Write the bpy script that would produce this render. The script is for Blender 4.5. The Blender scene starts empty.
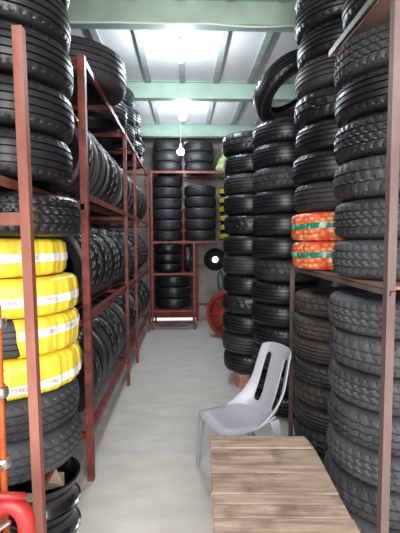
import bpy, bmesh, math, random
from mathutils import Vector, Matrix
random.seed(7)
S = bpy.context.scene
C = S.collection
PI = math.pi
ORD = ['zeroth', 'first', 'second', 'third', 'fourth', 'fifth', 'sixth', 'seventh', 'eighth', 'ninth', 'tenth',
       'eleventh', 'twelfth', 'thirteenth', 'fourteenth', 'fifteenth', 'sixteenth', 'seventeenth', 'eighteenth',
       'nineteenth', 'twentieth', 'twenty-first', 'twenty-second', 'twenty-third']

# ------------------------------------------------------------------ helpers
def link(name, data, parent=None):
    o = bpy.data.objects.new(name, data)
    C.objects.link(o)
    if parent is not None:
        o.parent = parent
    return o

def tag(o, label, cat, group=None):
    o['label'] = label
    o['category'] = cat
    if group:
        o['group'] = group
    return o

def thing(name, label, cat, loc=(0, 0, 0), rz=0.0, group=None):
    o = link(name, None)
    o.location = loc
    o.rotation_euler = (0, 0, rz)
    o.empty_display_size = 0.1
    return tag(o, label, cat, group)

def mesh_of(bm, name, mat, smooth=None):
    bmesh.ops.recalc_face_normals(bm, faces=bm.faces[:])
    me = bpy.data.meshes.new(name)
    bm.to_mesh(me)
    bm.free()
    if mat:
        me.materials.append(mat)
    if smooth is not None:
        for p in me.polygons:
            p.use_smooth = True
        me.set_sharp_from_angle(angle=math.radians(smooth))
    return me

def obj(name, bm, mat, parent=None, smooth=None):
    return link(name, mesh_of(bm, name, mat, smooth), parent)

def struct(name, bm, mat, smooth=None):
    o = obj(name, bm, mat, None, smooth)
    o['kind'] = 'structure'
    return o

def box(bm, x0, x1, y0, y1, z0, z1, bev=0.0, M=None):
    t = bmesh.new()
    v = [t.verts.new(p) for p in ((x0, y0, z0), (x1, y0, z0), (x1, y1, z0), (x0, y1, z0),
                                  (x0, y0, z1), (x1, y0, z1), (x1, y1, z1), (x0, y1, z1))]
    for f in ((3, 2, 1, 0), (4, 5, 6, 7), (0, 1, 5, 4), (1, 2, 6, 5), (2, 3, 7, 6), (3, 0, 4, 7)):
        t.faces.new([v[i] for i in f])
    if bev > 0:
        bmesh.ops.bevel(t, geom=t.edges[:], offset=bev, segments=2, affect='EDGES', profile=0.5)
    if M is not None:
        bmesh.ops.transform(t, matrix=M, verts=t.verts)
    merge(bm, t)

def merge(bm, t):
    me = bpy.data.meshes.new('tmp')
    t.to_mesh(me)
    t.free()
    bm.from_mesh(me)
    bpy.data.meshes.remove(me)

def tube(bm, pts, r, n=10, closed=False, caps=True):
    pts = [Vector(p) for p in pts]
    rr = r if isinstance(r, (list, tuple)) else [r] * len(pts)
    rings = []
    up = None
    N = len(pts)
    for i, p in enumerate(pts):
        if closed:
            d = pts[(i + 1) % N] - pts[i - 1]
        else:
            d = pts[min(i + 1, N - 1)] - pts[max(i - 1, 0)]
        d.normalize()
        if up is None:
            up = Vector((0, 0, 1)) if abs(d.z) < 0.9 else Vector((1, 0, 0))
        a = d.cross(up).normalized()
        b = a.cross(d).normalized()
        up = b
        rings.append([bm.verts.new(p + (a * math.cos(2 * PI * k / n) + b * math.sin(2 * PI * k / n)) * rr[i]) for k in range(n)])
    for i in range(N if closed else N - 1):
        A, B = rings[i], rings[(i + 1) % N]
        for k in range(n):
            bm.faces.new((A[k], A[(k + 1) % n], B[(k + 1) % n], B[k]))
    if caps and not closed:
        bm.faces.new(rings[0][::-1])
        bm.faces.new(rings[-1])

def lathe(bm, prof, n=32, closed=False, a0=0.0, a1=None, M=None, fn=None):
    """prof: list of (rho, z). fn(theta, j, rho, z)->(rho,z)"""
    full = a1 is None
    cnt = n if full else n + 1
    rings = []
    for k in range(cnt):
        th = a0 + (2 * PI * k / n if full else (a1 - a0) * k / n)
        ring = []
        for j, (rho, z) in enumerate(prof):
            if fn:
                rho, z = fn(th, j, rho, z)
            p = Vector((rho * math.cos(th), rho * math.sin(th), z))
            ring.append(bm.verts.new(M @ p if M is not None else p))
        rings.append(ring)
    m = len(prof)
    for k in range(n):
        A = rings[k]
        B = rings[(k + 1) % cnt]
        for j in range(m if closed else m - 1):
            j2 = (j + 1) % m
            bm.faces.new((A[j], B[j], B[j2], A[j2]))

# ------------------------------------------------------------------ materials
def mat(name, col, rough=0.6, metal=0.0, var=0.0, vscale=8.0, bump=0.0, bscale=60.0, spec=0.5, col2=None, stretch=(1, 1, 1), rnd=0.0, detail=5.0, lo=0.35, hi=0.65):
    m = bpy.data.materials.new(name)
    m.use_nodes = True
    nt = m.node_tree
    nd, lk = nt.nodes, nt.links
    P = nd['Principled BSDF']
    P.inputs['Roughness'].default_value = rough
    P.inputs['Metallic'].default_value = metal
    P.inputs['Specular IOR Level'].default_value = spec
    P.inputs['Base Color'].default_value = (*col, 1)
    tc = nd.new('ShaderNodeTexCoord')
    mp = nd.new('ShaderNodeMapping')
    mp.inputs['Scale'].default_value = stretch
    lk.new(tc.outputs['Object'], mp.inputs['Vector'])
    last = None
    if var > 0 or col2:
        nz = nd.new('ShaderNodeTexNoise')
        nz.inputs['Scale'].default_value = vscale
        nz.inputs['Detail'].default_value = detail
        lk.new(mp.outputs['Vector'], nz.inputs['Vector'])
        rp = nd.new('ShaderNodeValToRGB')
        rp.color_ramp.elements[0].position = lo
        rp.color_ramp.elements[1].position = hi
        if col2:
            rp.color_ramp.elements[0].color = (*col, 1)
            rp.color_ramp.elements[1].color = (*col2, 1)
        else:
            rp.color_ramp.elements[0].color = (*[c * (1 - var) for c in col], 1)
            rp.color_ramp.elements[1].color = (*[min(1, c * (1 + var)) for c in col], 1)
        lk.new(nz.outputs['Fac'], rp.inputs['Fac'])
        last = rp.outputs['Color']
    if rnd > 0:
        oi = nd.new('ShaderNodeObjectInfo')
        mr = nd.new('ShaderNodeMapRange')
        mr.inputs['To Min'].default_value = 1 - rnd
        mr.inputs['To Max'].default_value = 1 + rnd
        lk.new(oi.outputs['Random'], mr.inputs['Value'])
        hs = nd.new('ShaderNodeHueSaturation')
        lk.new(mr.outputs['Result'], hs.inputs['Value'])
        if last is not None:
            lk.new(last, hs.inputs['Color'])
        else:
            hs.inputs['Color'].default_value = (*col, 1)
        last = hs.outputs['Color']
    if last is not None:
        lk.new(last, P.inputs['Base Color'])
    if bump > 0:
        n2 = nd.new('ShaderNodeTexNoise')
        n2.inputs['Scale'].default_value = bscale
        n2.inputs['Detail'].default_value = 4
        lk.new(mp.outputs['Vector'], n2.inputs['Vector'])
        b = nd.new('ShaderNodeBump')
        b.inputs['Strength'].default_value = bump
        b.inputs['Distance'].default_value = 0.01
        lk.new(n2.outputs['Fac'], b.inputs['Height'])
        lk.new(b.outputs['Normal'], P.inputs['Normal'])
    return m

def emit(name, col, strength):
    m = bpy.data.materials.new(name)
    m.use_nodes = True
    P = m.node_tree.nodes['Principled BSDF']
    P.inputs['Base Color'].default_value = (*col, 1)
    P.inputs['Emission Color'].default_value = (*col, 1)
    P.inputs['Emission Strength'].default_value = strength
    return m

RUB = {
    'black': mat('rubber_black', (0.011, 0.011, 0.0135), 0.37, var=0.35, vscale=5, rnd=0.3, spec=0.6),
    'dusty': mat('rubber_dusty', (0.046, 0.047, 0.054), 0.6, var=0.4, vscale=4, rnd=0.12, spec=0.35),
    'grey': mat('rubber_grey', (0.024, 0.0235, 0.026), 0.52, var=0.4, vscale=5, rnd=0.25, spec=0.5),
    'brown': mat('rubber_brown', (0.050, 0.041, 0.037), 0.62, var=0.4, vscale=5, rnd=0.3, spec=0.4),
}
M_RED = mat('red_oxide_paint', (0.165, 0.034, 0.026), 0.5, var=0.45, vscale=14, bump=0.1, bscale=40)
M_REDP = mat('faded_daylit_red_paint', (0.29, 0.115, 0.085), 0.6, col2=(0.19, 0.055, 0.035), vscale=9, stretch=(1, 1, 0.25), bump=0.1)  # faded red of the near bars, with daylight on them put into the colour
M_RPINK = mat('faded_brown_paint', (0.165, 0.112, 0.105), 0.62, col2=(0.11, 0.07, 0.064), vscale=9, stretch=(1, 1, 0.25), bump=0.1)
M_PALE = mat('bare_pale_steel', (0.42, 0.33, 0.29), 0.6, var=0.3, vscale=12)
M_STEEL = mat('grey_steel_angle', (0.17, 0.165, 0.17), 0.5, metal=0.3, var=0.3, vscale=12)
M_BOARD = mat('shelf_board_brown', (0.26, 0.155, 0.12), 0.75, var=0.3, vscale=6, stretch=(1, 0.15, 1))
M_GREEN = mat('beam_green_paint', (0.34, 0.455, 0.385), 0.6, var=0.14, vscale=3, bump=0.05)
M_BATT = mat('batten_green_grey', (0.33, 0.37, 0.35), 0.7, var=0.15)
M_CEIL = mat('ceiling_board_white', (0.62, 0.61, 0.62), 0.8, var=0.08, vscale=1.5)
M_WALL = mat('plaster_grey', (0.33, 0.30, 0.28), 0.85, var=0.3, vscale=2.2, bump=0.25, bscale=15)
M_WALLD = mat('shaded_plaster', (0.055, 0.05, 0.05), 0.9, var=0.3, vscale=3)  # wall plaster darkened to stand for the shade behind the left rack
M_CONC = mat('concrete_floor', (0.575, 0.545, 0.505), 0.75, col2=(0.655, 0.63, 0.59), vscale=5.5, stretch=(0.7, 1.6, 1), bump=0.12, bscale=25, detail=9)
M_DOOR = mat('red_door_paint', (0.33, 0.045, 0.03), 0.5, var=0.35, vscale=5)
M_YEL = mat('yellow_plastic_wrap', (0.80, 0.60, 0.05), 0.35, var=0.2, vscale=7, bump=0.5, bscale=16, stretch=(1, 1, 0.4))
M_YELD = mat('dull_yellow_band', (0.36, 0.29, 0.03), 0.5, var=0.3, vscale=9)
M_STRIP = mat('white_printed_strip', (0.78, 0.74, 0.70), 0.5, var=0.12, vscale=20)
M_INK = mat('dark_print', (0.27, 0.23, 0.28), 0.6)
M_INKR = mat('red_print', (0.65, 0.16, 0.12), 0.6)
M_CHAIR = mat('light_grey_plastic', (0.37, 0.37, 0.42), 0.42, var=0.04, vscale=3)
M_BLACKG = mat('gloss_black_enamel', (0.010, 0.010, 0.013), 0.16, spec=0.7)
M_CARD = mat('cardboard', (0.44, 0.34, 0.25), 0.85, var=0.12)
M_MRED = mat('machine_red_paint', (0.40, 0.022, 0.024), 0.4, var=0.35, vscale=9)
M_ORP = mat('orange_red_paint', (0.50, 0.10, 0.02), 0.45, var=0.3, vscale=8)
M_CHROME = mat('worn_steel', (0.55, 0.53, 0.50), 0.3, metal=0.9, var=0.2)
M_WHITE = mat('white_cable', (0.75, 0.75, 0.74), 0.5)
M_BRICK = mat('pink_brick', (0.50, 0.26, 0.19), 0.85, var=0.2, vscale=12, bump=0.2)
M_SACK = mat('pale_green_plastic', (0.34, 0.46, 0.20), 0.45, var=0.35, vscale=9, bump=0.4, bscale=14)
M_GRN = mat('green_hose', (0.05, 0.20, 0.04), 0.5)
M_DARK = mat('dark_iron', (0.012, 0.012, 0.012), 0.9, spec=0.2)
BULB = emit('lamp_glow', (0.88, 0.95, 1.0), 60.0)

def wood_mat(name, c1, c2):
    m = bpy.data.materials.new(name)
    m.use_nodes = True
    nd, lk = m.node_tree.nodes, m.node_tree.links
    P = nd['Principled BSDF']
    P.inputs['Roughness'].default_value = 0.72
    P.inputs['Specular IOR Level'].default_value = 0.3
    tc = nd.new('ShaderNodeTexCoord')
    oi = nd.new('ShaderNodeObjectInfo')
    add = nd.new('ShaderNodeVectorMath')
    add.operation = 'ADD'
    sc = nd.new('ShaderNodeVectorMath')
    sc.operation = 'SCALE'
    cb = nd.new('ShaderNodeCombineXYZ')
    for i in range(3):
        lk.new(oi.outputs['Random'], cb.inputs[i])
    lk.new(cb.outputs[0], sc.inputs[0])
    sc.inputs['Scale'].default_value = 37.0
    lk.new(tc.outputs['Object'], add.inputs[0])
    lk.new(sc.outputs[0], add.inputs[1])
    mp = nd.new('ShaderNodeMapping')
    mp.inputs['Scale'].default_value = (1.6, 16, 16)
    lk.new(add.outputs[0], mp.inputs['Vector'])
    n = nd.new('ShaderNodeTexNoise')
    n.inputs['Scale'].default_value = 2.2
    n.inputs['Detail'].default_value = 8
    n.inputs['Roughness'].default_value = 0.65
    lk.new(mp.outputs[0], n.inputs['Vector'])
    rp = nd.new('ShaderNodeValToRGB')
    rp.color_ramp.elements[0].position = 0.32
    rp.color_ramp.elements[1].position = 0.66
    rp.color_ramp.elements[0].color = (*c1, 1)
    rp.color_ramp.elements[1].color = (*c2, 1)
    lk.new(n.outputs['Fac'], rp.inputs['Fac'])
    n2 = nd.new('ShaderNodeTexNoise')
    n2.inputs['Scale'].default_value = 6
    n2.inputs['Detail'].default_value = 3
    lk.new(add.outputs[0], n2.inputs['Vector'])
    r2 = nd.new('ShaderNodeValToRGB')
    r2.color_ramp.elements[0].position = 0.28
    r2.color_ramp.elements[0].color = (0.52, 0.47, 0.44, 1)
    r2.color_ramp.elements[1].position = 0.5
    r2.color_ramp.elements[1].color = (1, 1, 1, 1)
    lk.new(n2.outputs['Fac'], r2.inputs['Fac'])
    mx = nd.new('ShaderNodeMix')
    mx.data_type = 'RGBA'
    mx.blend_type = 'MULTIPLY'
    mx.inputs['Factor'].default_value = 1.0
    lk.new(rp.outputs['Color'], mx.inputs['A'])
    lk.new(r2.outputs['Color'], mx.inputs['B'])
    lk.new(mx.outputs['Result'], P.inputs['Base Color'])
    b = nd.new('ShaderNodeBump')
    b.inputs['Strength'].default_value = 0.25
    b.inputs['Distance'].default_value = 0.004
    lk.new(n.outputs['Fac'], b.inputs['Height'])
    lk.new(b.outputs['Normal'], P.inputs['Normal'])
    return m
M_WOOD = wood_mat('weathered_plank', (0.22, 0.155, 0.115), (0.47, 0.365, 0.285))

def orange_mat():
    """printed orange and white film: repeated lozenges (UV-free, cylindrical angle from object coordinates)"""
    m = bpy.data.materials.new('orange_printed_film')
    m.use_nodes = True
    nd, lk = m.node_tree.nodes, m.node_tree.links
    P = nd['Principled BSDF']
    P.inputs['Roughness'].default_value = 0.4
    uv = nd.new('ShaderNodeUVMap')
    mp = nd.new('ShaderNodeMapping')
    mp.inputs['Scale'].default_value = (44, 7, 1)
    lk.new(uv.outputs[0], mp.inputs['Vector'])
    vo = nd.new('ShaderNodeTexVoronoi')
    vo.inputs['Scale'].default_value = 1.0
    vo.inputs['Randomness'].default_value = 0.55
    lk.new(mp.outputs[0], vo.inputs['Vector'])
    rp = nd.new('ShaderNodeValToRGB')
    e = rp.color_ramp.elements
    e[0].position = 0.0
    e[0].color = (0.90, 0.66, 0.50, 1)
    e[1].position = 0.74
    e[1].color = (0.66, 0.07, 0.035, 1)
    x = e.new(0.25)
    x.color = (0.85, 0.46, 0.27, 1)
    x = e.new(0.43)
    x.color = (0.80, 0.20, 0.07, 1)
    lk.new(vo.outputs['Distance'], rp.inputs['Fac'])
    lk.new(rp.outputs['Color'], P.inputs['Base Color'])
    n2 = nd.new('ShaderNodeTexNoise')
    n2.inputs['Scale'].default_value = 14
    b = nd.new('ShaderNodeBump')
    b.inputs['Strength'].default_value = 0.5
    b.inputs['Distance'].default_value = 0.01
    lk.new(n2.outputs['Fac'], b.inputs['Height'])
    lk.new(b.outputs['Normal'], P.inputs['Normal'])
    return m
M_ORANGE = orange_mat()
M_BAND = mat('green_band', (0.012, 0.20, 0.125), 0.45, col2=(0.42, 0.62, 0.52), vscale=22, stretch=(1, 1, 0.5), lo=0.52, hi=0.60, detail=2)

# ------------------------------------------------------------------ tyres
def tread_mesh(R, w, kind, n, matkey):
    ts = []          # (t, depth class, rib index)
    if kind == 'rib':
        gr, gw = [-0.62, -0.22, 0.22, 0.62], 0.055
    elif kind == 'block':
        gr, gw = [-0.52, 0.0, 0.52], 0.065
    elif kind == 'truck':
        gr, gw = [-0.55, 0.0, 0.55], 0.075
    else:
        gr, gw = [-0.36, 0.36], 0.06
    edges = []
    prev = -1.0
    rib = 0
    pts = [(-1.0, 0, 0)]
    for g in gr:
        a, b = prev, g - gw - 0.02
        for q in (0.12, 0.5, 0.94):
            pts.append((a + (b - a) * q, 0, rib))
        pts += [(g - gw - 0.015, 0, rib), (g - gw + 0.02, 1, -1), (g + gw - 0.02, 1, -1), (g + gw + 0.015, 0, rib + 1)]
        prev = g + gw + 0.02
        rib += 1
    for q in (0.06, 0.5, 0.88):
        pts.append((prev + (1.0 - prev) * q, 0, rib))
    pts.append((1.0, 0, rib))
    nrib = rib
    D = 0.012
    half = 0.375 * w
    prof = [(R - 0.056, -0.488 * w), (R - 0.040, -0.470 * w), (R - 0.024, -0.435 * w)]
    base = len(prof)
    for t, d, rb in pts:
        prof.append((R - 0.013 * abs(t) ** 2.6 - (D if d else 0), t * half))
    prof += [(R - 0.024, 0.435 * w), (R - 0.040, 0.470 * w), (R - 0.056, 0.488 * w)]
    per = 4 if kind in ('rib', 'block') else 5
    def fn(th, j, rho, z):
        k = int(round(th / (2 * PI) * n)) % n
        i = j - base
        if 0 <= i < len(pts):
            t, d, rb = pts[i]
            if kind == 'truck' and 0 < i < len(pts) - 1:
                z += 0.05 * half * (abs((k % 6) - 3) - 1.5) * 0.8
            if not d:
                if rb in (0, nrib):
                    if kind in ('block', 'truck', 'lug'):
                        if (k + int(abs(t) * 3)) % per == 0:
                            rho -= D * 0.6
                    elif k % per == 0 and 0.72 < abs(t) < 0.97:
                        rho -= D * 0.5
                elif kind == 'block':
                    if (k + rb * 2 + int(t * 6)) % per == 0:
                        rho -= D * 0.8
                elif kind == 'lug':
                    if (k + int(t * 5)) % per == 0:
                        rho -= D * 0.8
                elif kind == 'truck':
                    if k % 6 == 0 and rb % 2:
                        rho -= D * 0.5
        elif kind in ('lug', 'block') and k % per == 0 and (j == 2 or j == len(prof) - 3):
            rho -= D * 0.5
        return rho, z + w / 2
    bm = bmesh.new()
    lathe(bm, prof, n, fn=fn)
    return mesh_of(bm, 'tread', RUB[matkey], 28)

def casing_mesh(R, w, r, n, matkey):
    H = R - r
    out = []
    side = [(R - 0.056, 0.488), (R - 0.068, 0.496), (r + 0.5 * H, 0.5), (r + 0.40 * H, 0.492), (r + 0.385 * H, 0.485), (r + 0.36 * H, 0.487),
            (r + 0.16 * H, 0.44), (r + 0.10 * H, 0.43), (r + 0.04 * H, 0.41), (r, 0.385), (r, 0.34)]
    inner = [(r + 0.03, 0.335), (r + 0.45 * H, 0.44), (R - 0.045, 0.42), (R - 0.026, 0.30), (R - 0.022, 0.0)]
    top = [(a, b * w) for a, b in side + inner]
    prof = top + [(a, -b) for a, b in reversed(top[:-1])]
    prof = [(a, b + w / 2) for a, b in prof]
    bm = bmesh.new()
    lathe(bm, prof, n)
    return mesh_of(bm, 'tyre', RUB[matkey], 40)

CACHE = {}
def tyre_meshes(kind, R, w, r, matkey, n):
    key = (kind, round(R, 4), round(w, 4), round(r, 4), matkey, n)
    if key not in CACHE:
        CACHE[key] = (casing_mesh(R, w, r, max(40, n // 2), matkey), tread_mesh(R, w, kind, n, matkey))
    return CACHE[key]

def tyre(loc, label, kind='rib', R=0.32, w=0.2, r=None, mk='black', n=120, rot=(0, 0, 0), group=None):
    """lying tyre: origin at the middle of its under side"""
    r = r or R * 0.60
    cm, tm = tyre_meshes(kind, R, w, r, mk, n)
    o = link('tyre', cm)
    o.location = loc
    o.rotation_euler = rot
    tag(o, label, 'tyre', group)
    t = link('tread', tm, o)
    return o

def stack(cx, cy, z0, cnt, fmt, group, kind='rib', R=0.32, w=0.2, mk='black', n=120, jit=0.012, from_top=False, gap=0.002, kinds=None, skip=(), radii=None):
    out = []
    z = z0
    for i in range(cnt):
        k = cnt - i if from_top else i + 1
        kd, m2 = kind, mk
        if kinds:
            kd, m2 = kinds[i % len(kinds)]
        rr = R + (radii[i % len(radii)] if radii else 0)
        dx, dy = random.uniform(-jit, jit), random.uniform(-jit, jit)
        if i not in skip:
            lab = fmt
            if '# of the pair' in fmt:
                lab = fmt.replace('#', ('lower', 'upper')[i])
            elif k == 1:
                lab = fmt.replace('# from the', 'at the very')
            lab = lab.replace('#', ORD[k])
            out.append(tyre((cx + dx, cy + dy, z), lab, kd, rr, w, None, m2, n, (0, 0, random.uniform(0, 6.28)), group))
        z += w + gap
    return out, z

# ------------------------------------------------------------------ room shell
XL, XR, YB, ZC = -1.46, 1.56, 7.78, 3.67
bm = bmesh.new()
box(bm, -9, 9, -8, 14, -0.12, 0.0)
struct('floor', bm, M_CONC)
bm = bmesh.new()
box(bm, XL - 0.12, XR + 0.12, -0.35, YB + 0.2, ZC, ZC + 0.12)
struct('ceiling', bm, M_CEIL)
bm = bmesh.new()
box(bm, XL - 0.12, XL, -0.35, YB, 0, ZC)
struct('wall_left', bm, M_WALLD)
bm = bmesh.new()
box(bm, XR, XR + 0.12, -0.35, YB, 0, ZC)
struct('wall_right', bm, M_WALL)

def wall_holes(x0, x1, z0, z1, y0, y1, holes):
    bm = bmesh.new()
    xs = sorted({x0, x1, *[h[0] for h in holes], *[h[1] for h in holes]})
    zs = sorted({z0, z1, *[h[2] for h in holes], *[h[3] for h in holes]})
    for a, b in zip(xs, xs[1:]):
        for c, d in zip(zs, zs[1:]):
            mx, mz = (a + b) / 2, (c + d) / 2
            if any(h[0] < mx < h[1] and h[2] < mz < h[3] for h in holes):
                continue
            box(bm, a, b, y0, y1, c, d)
    return bm
DX0, DX1, DZ = -0.72, 0.27, 2.25
struct('wall_back', wall_holes(XL - 0.12, XR + 0.12, 0, ZC, YB, YB + 0.14,
       [(DX0, DX1, 0, DZ), (-0.52, -0.10, 3.49, 3.57), (0.0, 0.36, 3.49, 3.57)]), M_WALL)
# dark patch is a real thin roundel under the wall lamp (built below)
# red sheet-metal door with a gap below it
bm = bmesh.new()
box(bm, DX0 + 0.04, DX1 - 0.06, YB + 0.03, YB + 0.06, 0.055, DZ - 0.04)
for i in range(9):
    x = DX0 + 0.08 + i * 0.098
    box(bm, x, x + 0.035, YB + 0.015, YB + 0.032, 0.06, DZ - 0.08, 0.004)
d = struct('door_1', bm, M_DOOR)
bm = bmesh.new()
box(bm, DX0, DX0 + 0.04, YB - 0.02, YB + 0.1, 0, DZ)
box(bm, DX1 - 0.06, DX1, YB - 0.03, YB + 0.1, 0, DZ)
box(bm, DX0, DX1, YB - 0.02, YB + 0.1, DZ - 0.04, DZ)
obj('door_frame', bm, M_DOOR, d)
bm = bmesh.new()
box(bm, DX1 - 0.14, DX1 + 0.03, YB - 0.06, YB - 0.03, 1.08, 1.13, 0.004)
obj('door_bolt', bm, M_RED, d)
bm = bmesh.new()
box(bm, DX1 - 0.02, DX1 + 0.22, YB - 0.05, YB - 0.02, 0.32, 0.355, 0.004)
obj('door_bar', bm, M_RED, d)

# green steel beams, battens
def beam(y, n):
    bm = bmesh.new()
    z0, z1 = 3.45, ZC
    box(bm, XL, XR, y, y + 0.12, z0, z0 + 0.012, 0.002)
    box(bm, XL, XR, y, y + 0.12, z1 - 0.012, z1, 0.002)
    box(bm, XL, XR, y + 0.035, y + 0.05, z0 + 0.011, z1 - 0.011)
    struct('trim_%d' % n, bm, M_GREEN)
for i, y in enumerate((1.70, 3.45, 5.20, 7.02)):
    beam(y, i + 1)
for i, x in enumerate((-1.31, -0.88, -0.45, -0.02, 0.41, 0.85, 1.28)):
    bm = bmesh.new()
    ys = [-0.3, 1.70, 3.45, 5.20, 7.02, YB]
    for a, b in zip(ys, ys[1:]):
        box(bm, x - 0.035, x + 0.035, a + (0.125 if a > 0 else 0), b - 0.005, ZC - 0.03, ZC, 0.003)
    struct('trim_%d' % (i + 5), bm, M_BATT)

# ------------------------------------------------------------------ rack members (angle iron)
def angle(bm, p, q, a, b, w=0.045, t=0.005):
    """angle-iron bar from p to q; a and b are the directions of its two flanges"""
    p, q, a, b = Vector(p), Vector(q), Vector(a), Vector(b)
    sec = [(0, 0), (w, 0), (w, t), (t, t), (t, w), (0, w)]
    A = [bm.verts.new(p + a * u + b * v) for u, v in sec]
    B = [bm.verts.new(q + a * u + b * v) for u, v in sec]
    k = len(sec)
    for i in range(k):
        bm.faces.new((A[i], A[(i + 1) % k], B[(i + 1) % k], B[i]))
    bm.faces.new(A[::-1])
    bm.faces.new(B)

def member(root, name, p, q, a, b, m, w=0.045, t=0.005):
    bm = bmesh.new()
    angle(bm, p, q, a, b, w, t)
    o = obj(name, bm, m, root)
    return o

FX, RX = -0.618, -1.40          # front and rear rail lines of the left rack
SH = (0.35, 1.12, 1.91, 2.76)
rack = thing('tyre_rack', 'long red angle-iron tyre rack along the left wall, open shelves', 'rack', (0, 0, 0))
def left_posts():
    member(rack, 'post', (-0.592, 1.57, 0), (-0.618, 1.57, 2.425), (-1, 0, 0), (0, 1, 0), M_REDP, 0.038)
    member(rack, 'post', (RX, 1.57, 0), (RX, 1.57, 2.44), (1, 0, 0), (0, 1, 0), M_RED, 0.05)
    for y in (2.53, 4.25, 5.06, 6.80):
        top = 2.76
        member(rack, 'post', (FX, y, 0), (FX, y, top), (-1, 0, 0), (0, 1, 0), M_RED, 0.045 if y < 3 else 0.034)
        member(rack, 'post', (RX, y, 0), (RX, y, top), (1, 0, 0), (0, 1, 0), M_RED, 0.045)
    for z in SH:
        zz = z
        member(rack, 'shelf_rail', (FX - 0.007, 2.535, zz), (FX - 0.007, 6.84, zz), (-1, 0, 0), (0, 0, -1), M_RED, 0.042)
        member(rack, 'shelf_rail', (RX + 0.007, 2.535, zz), (RX + 0.007, 6.84, zz), (1, 0, 0), (0, 0, -1), M_RED, 0.042)
        if z < 2.7:
            for x in (-1.075, -0.815):
                member(rack, 'shelf_rail', (x, 2.54, zz), (x, 6.84, zz), (-1 if x < -1 else 1, 0, 0), (0, 0, -1), M_RED, 0.035)
        for y in ((2.58, 4.29, 5.10, 6.78) if z < 2.7 else (2.58, 3.42, 4.29, 5.10, 5.95, 6.78)):
            member(rack, 'cross_bar', (FX - 0.012, y, zz - (0.045 if z < 2.7 else 0.006)), (RX + 0.012, y, zz - (0.045 if z < 2.7 else 0.006)), (0, 1, 0), (0, 0, -1), M_RED, 0.038)
    # near bay
    member(rack, 'cross_bar', (FX, 1.575, 1.715), (RX, 1.575, 1.715), (0, 1, 0), (0, 0, -1), M_REDP, 0.05)
    member(rack, 'shelf_rail', (-0.785, 1.60, 1.885), (-0.785, 2.53, 1.885), (-1, 0, 0), (0, 0, -1), M_REDP, 0.045)
    member(rack, 'shelf_rail', (-1.20, 1.60, 1.885), (-1.20, 2.53, 1.885), (-1, 0, 0), (0, 0, -1), M_REDP, 0.045)
    member(rack, 'cross_bar', (FX - 0.02, 2.53, 1.84), (RX, 2.53, 1.84), (0, 1, 0), (0, 0, -1), M_RED, 0.04)
    member(rack, 'cross_bar', (FX - 0.05, 1.72, 0.43), (RX, 1.72, 0.43), (0, 1, 0), (0, 0, -1), M_PALE, 0.055)
    member(rack, 'cross_bar', (FX - 0.05, 2.44, 0.43), (RX, 2.44, 0.43), (0, 1, 0), (0, 0, -1), M_RED, 0.045)
    member(rack, 'shelf_rail', (FX - 0.072, 1.59, 0.425), (FX - 0.072, 2.53, 0.425), (-1, 0, 0), (0, 0, -1), M_RED, 0.025)
left_posts()

# --- upright tyres on the three shelves of the left rack
SHN = {0: 'bottom', 1: 'middle', 2: 'upper'}
kinds_row = {0: [('lug', 'black'), ('rib', 'black'), ('truck', 'black')],
             1: [('block', 'grey'), ('lug', 'black'), ('block', 'black')],
             2: [('rib', 'black'), ('rib', 'grey'), ('lug', 'black')]}
for s in range(3):
    y = 2.715
    i = 0
    Rr = (0.345, 0.325, 0.32)[s]
    while y < 6.70:
        i += 1
        kd, mk = kinds_row[s][(i * 7 // 3) % 3]
        w = 0.185
        Rj = Rr + (0.0 if i % 2 else -0.008)
        zc = SH[s] + math.sqrt(Rj * Rj - 0.13 ** 2) + 0.006
        yaw = math.radians(random.uniform(-1.5, 1.5))
        lean = math.radians(4.5 + random.uniform(-0.6, 0.6))
        o = tyre((0, 0, 0), "black tyre standing on edge, %s from the near end of the left rack's %s shelf" % (ORD[i], SHN[s]),
                 kd, Rj, w, None, mk, 120, (0, 0, 0), 'tyres on edge on the left rack ' + SHN[s] + ' shelf')
        M = (Matrix.Translation((-0.945, y, zc)) @ Matrix.Rotation(yaw, 4, 'Z') @ Matrix.Rotation(-PI / 2 + lean, 4, 'X')
             @ Matrix.Rotation(random.uniform(0, 6.28), 4, 'Z') @ Matrix.Translation((0, 0, -w / 2)))
        o.matrix_world = M
        y += w + 0.024
        for py in (4.25, 5.06):
            if y - 0.125 < py + 0.05 and y + 0.125 > py:
                y = py + 0.05 + 0.122

# --- lying tyres on top of the left rack
ztop = SH[3] + 0.004
tyre((-0.895, 3.24, ztop), 'wide black tyre lying flat on top of the left rack, nearest the front', 'rib', 0.43, 0.29, 0.25, 'grey', 144)
tyre((-0.91, 4.02, ztop), 'black tyre lying flat on the left rack top, just behind the wide tyre', 'rib', 0.34, 0.22, None, 'black', 120)
stack(-0.92, 4.76, ztop, 3, 'tyre # from the bottom in the three-high pile on the left rack top', 'three-high pile on the left rack top', 'rib', 0.34, 0.2, 'grey')
stack(-0.94, 5.52, ztop, 3, 'tyre # from the bottom in the far pile on the left rack top', 'far pile on the left rack top', 'block', 0.35, 0.2, 'black')
stack(-0.95, 6.30, ztop, 2, 'tyre, # of the pair at the far end of the left rack top', 'pair on the left rack top', 'rib', 0.33, 0.2, 'black')

# --- near bay: floor stack, with yellow wrapped tyres
NX, NY = -0.925, 2.10
stack(NX, NY, 0.436, 2, 'black tyre under the yellow wrapped tyres, # from the bottom, above the rims', 'black tyres under the yellow ones', 'block', 0.335, 0.208, 'dusty', 168, 0.004)

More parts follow.
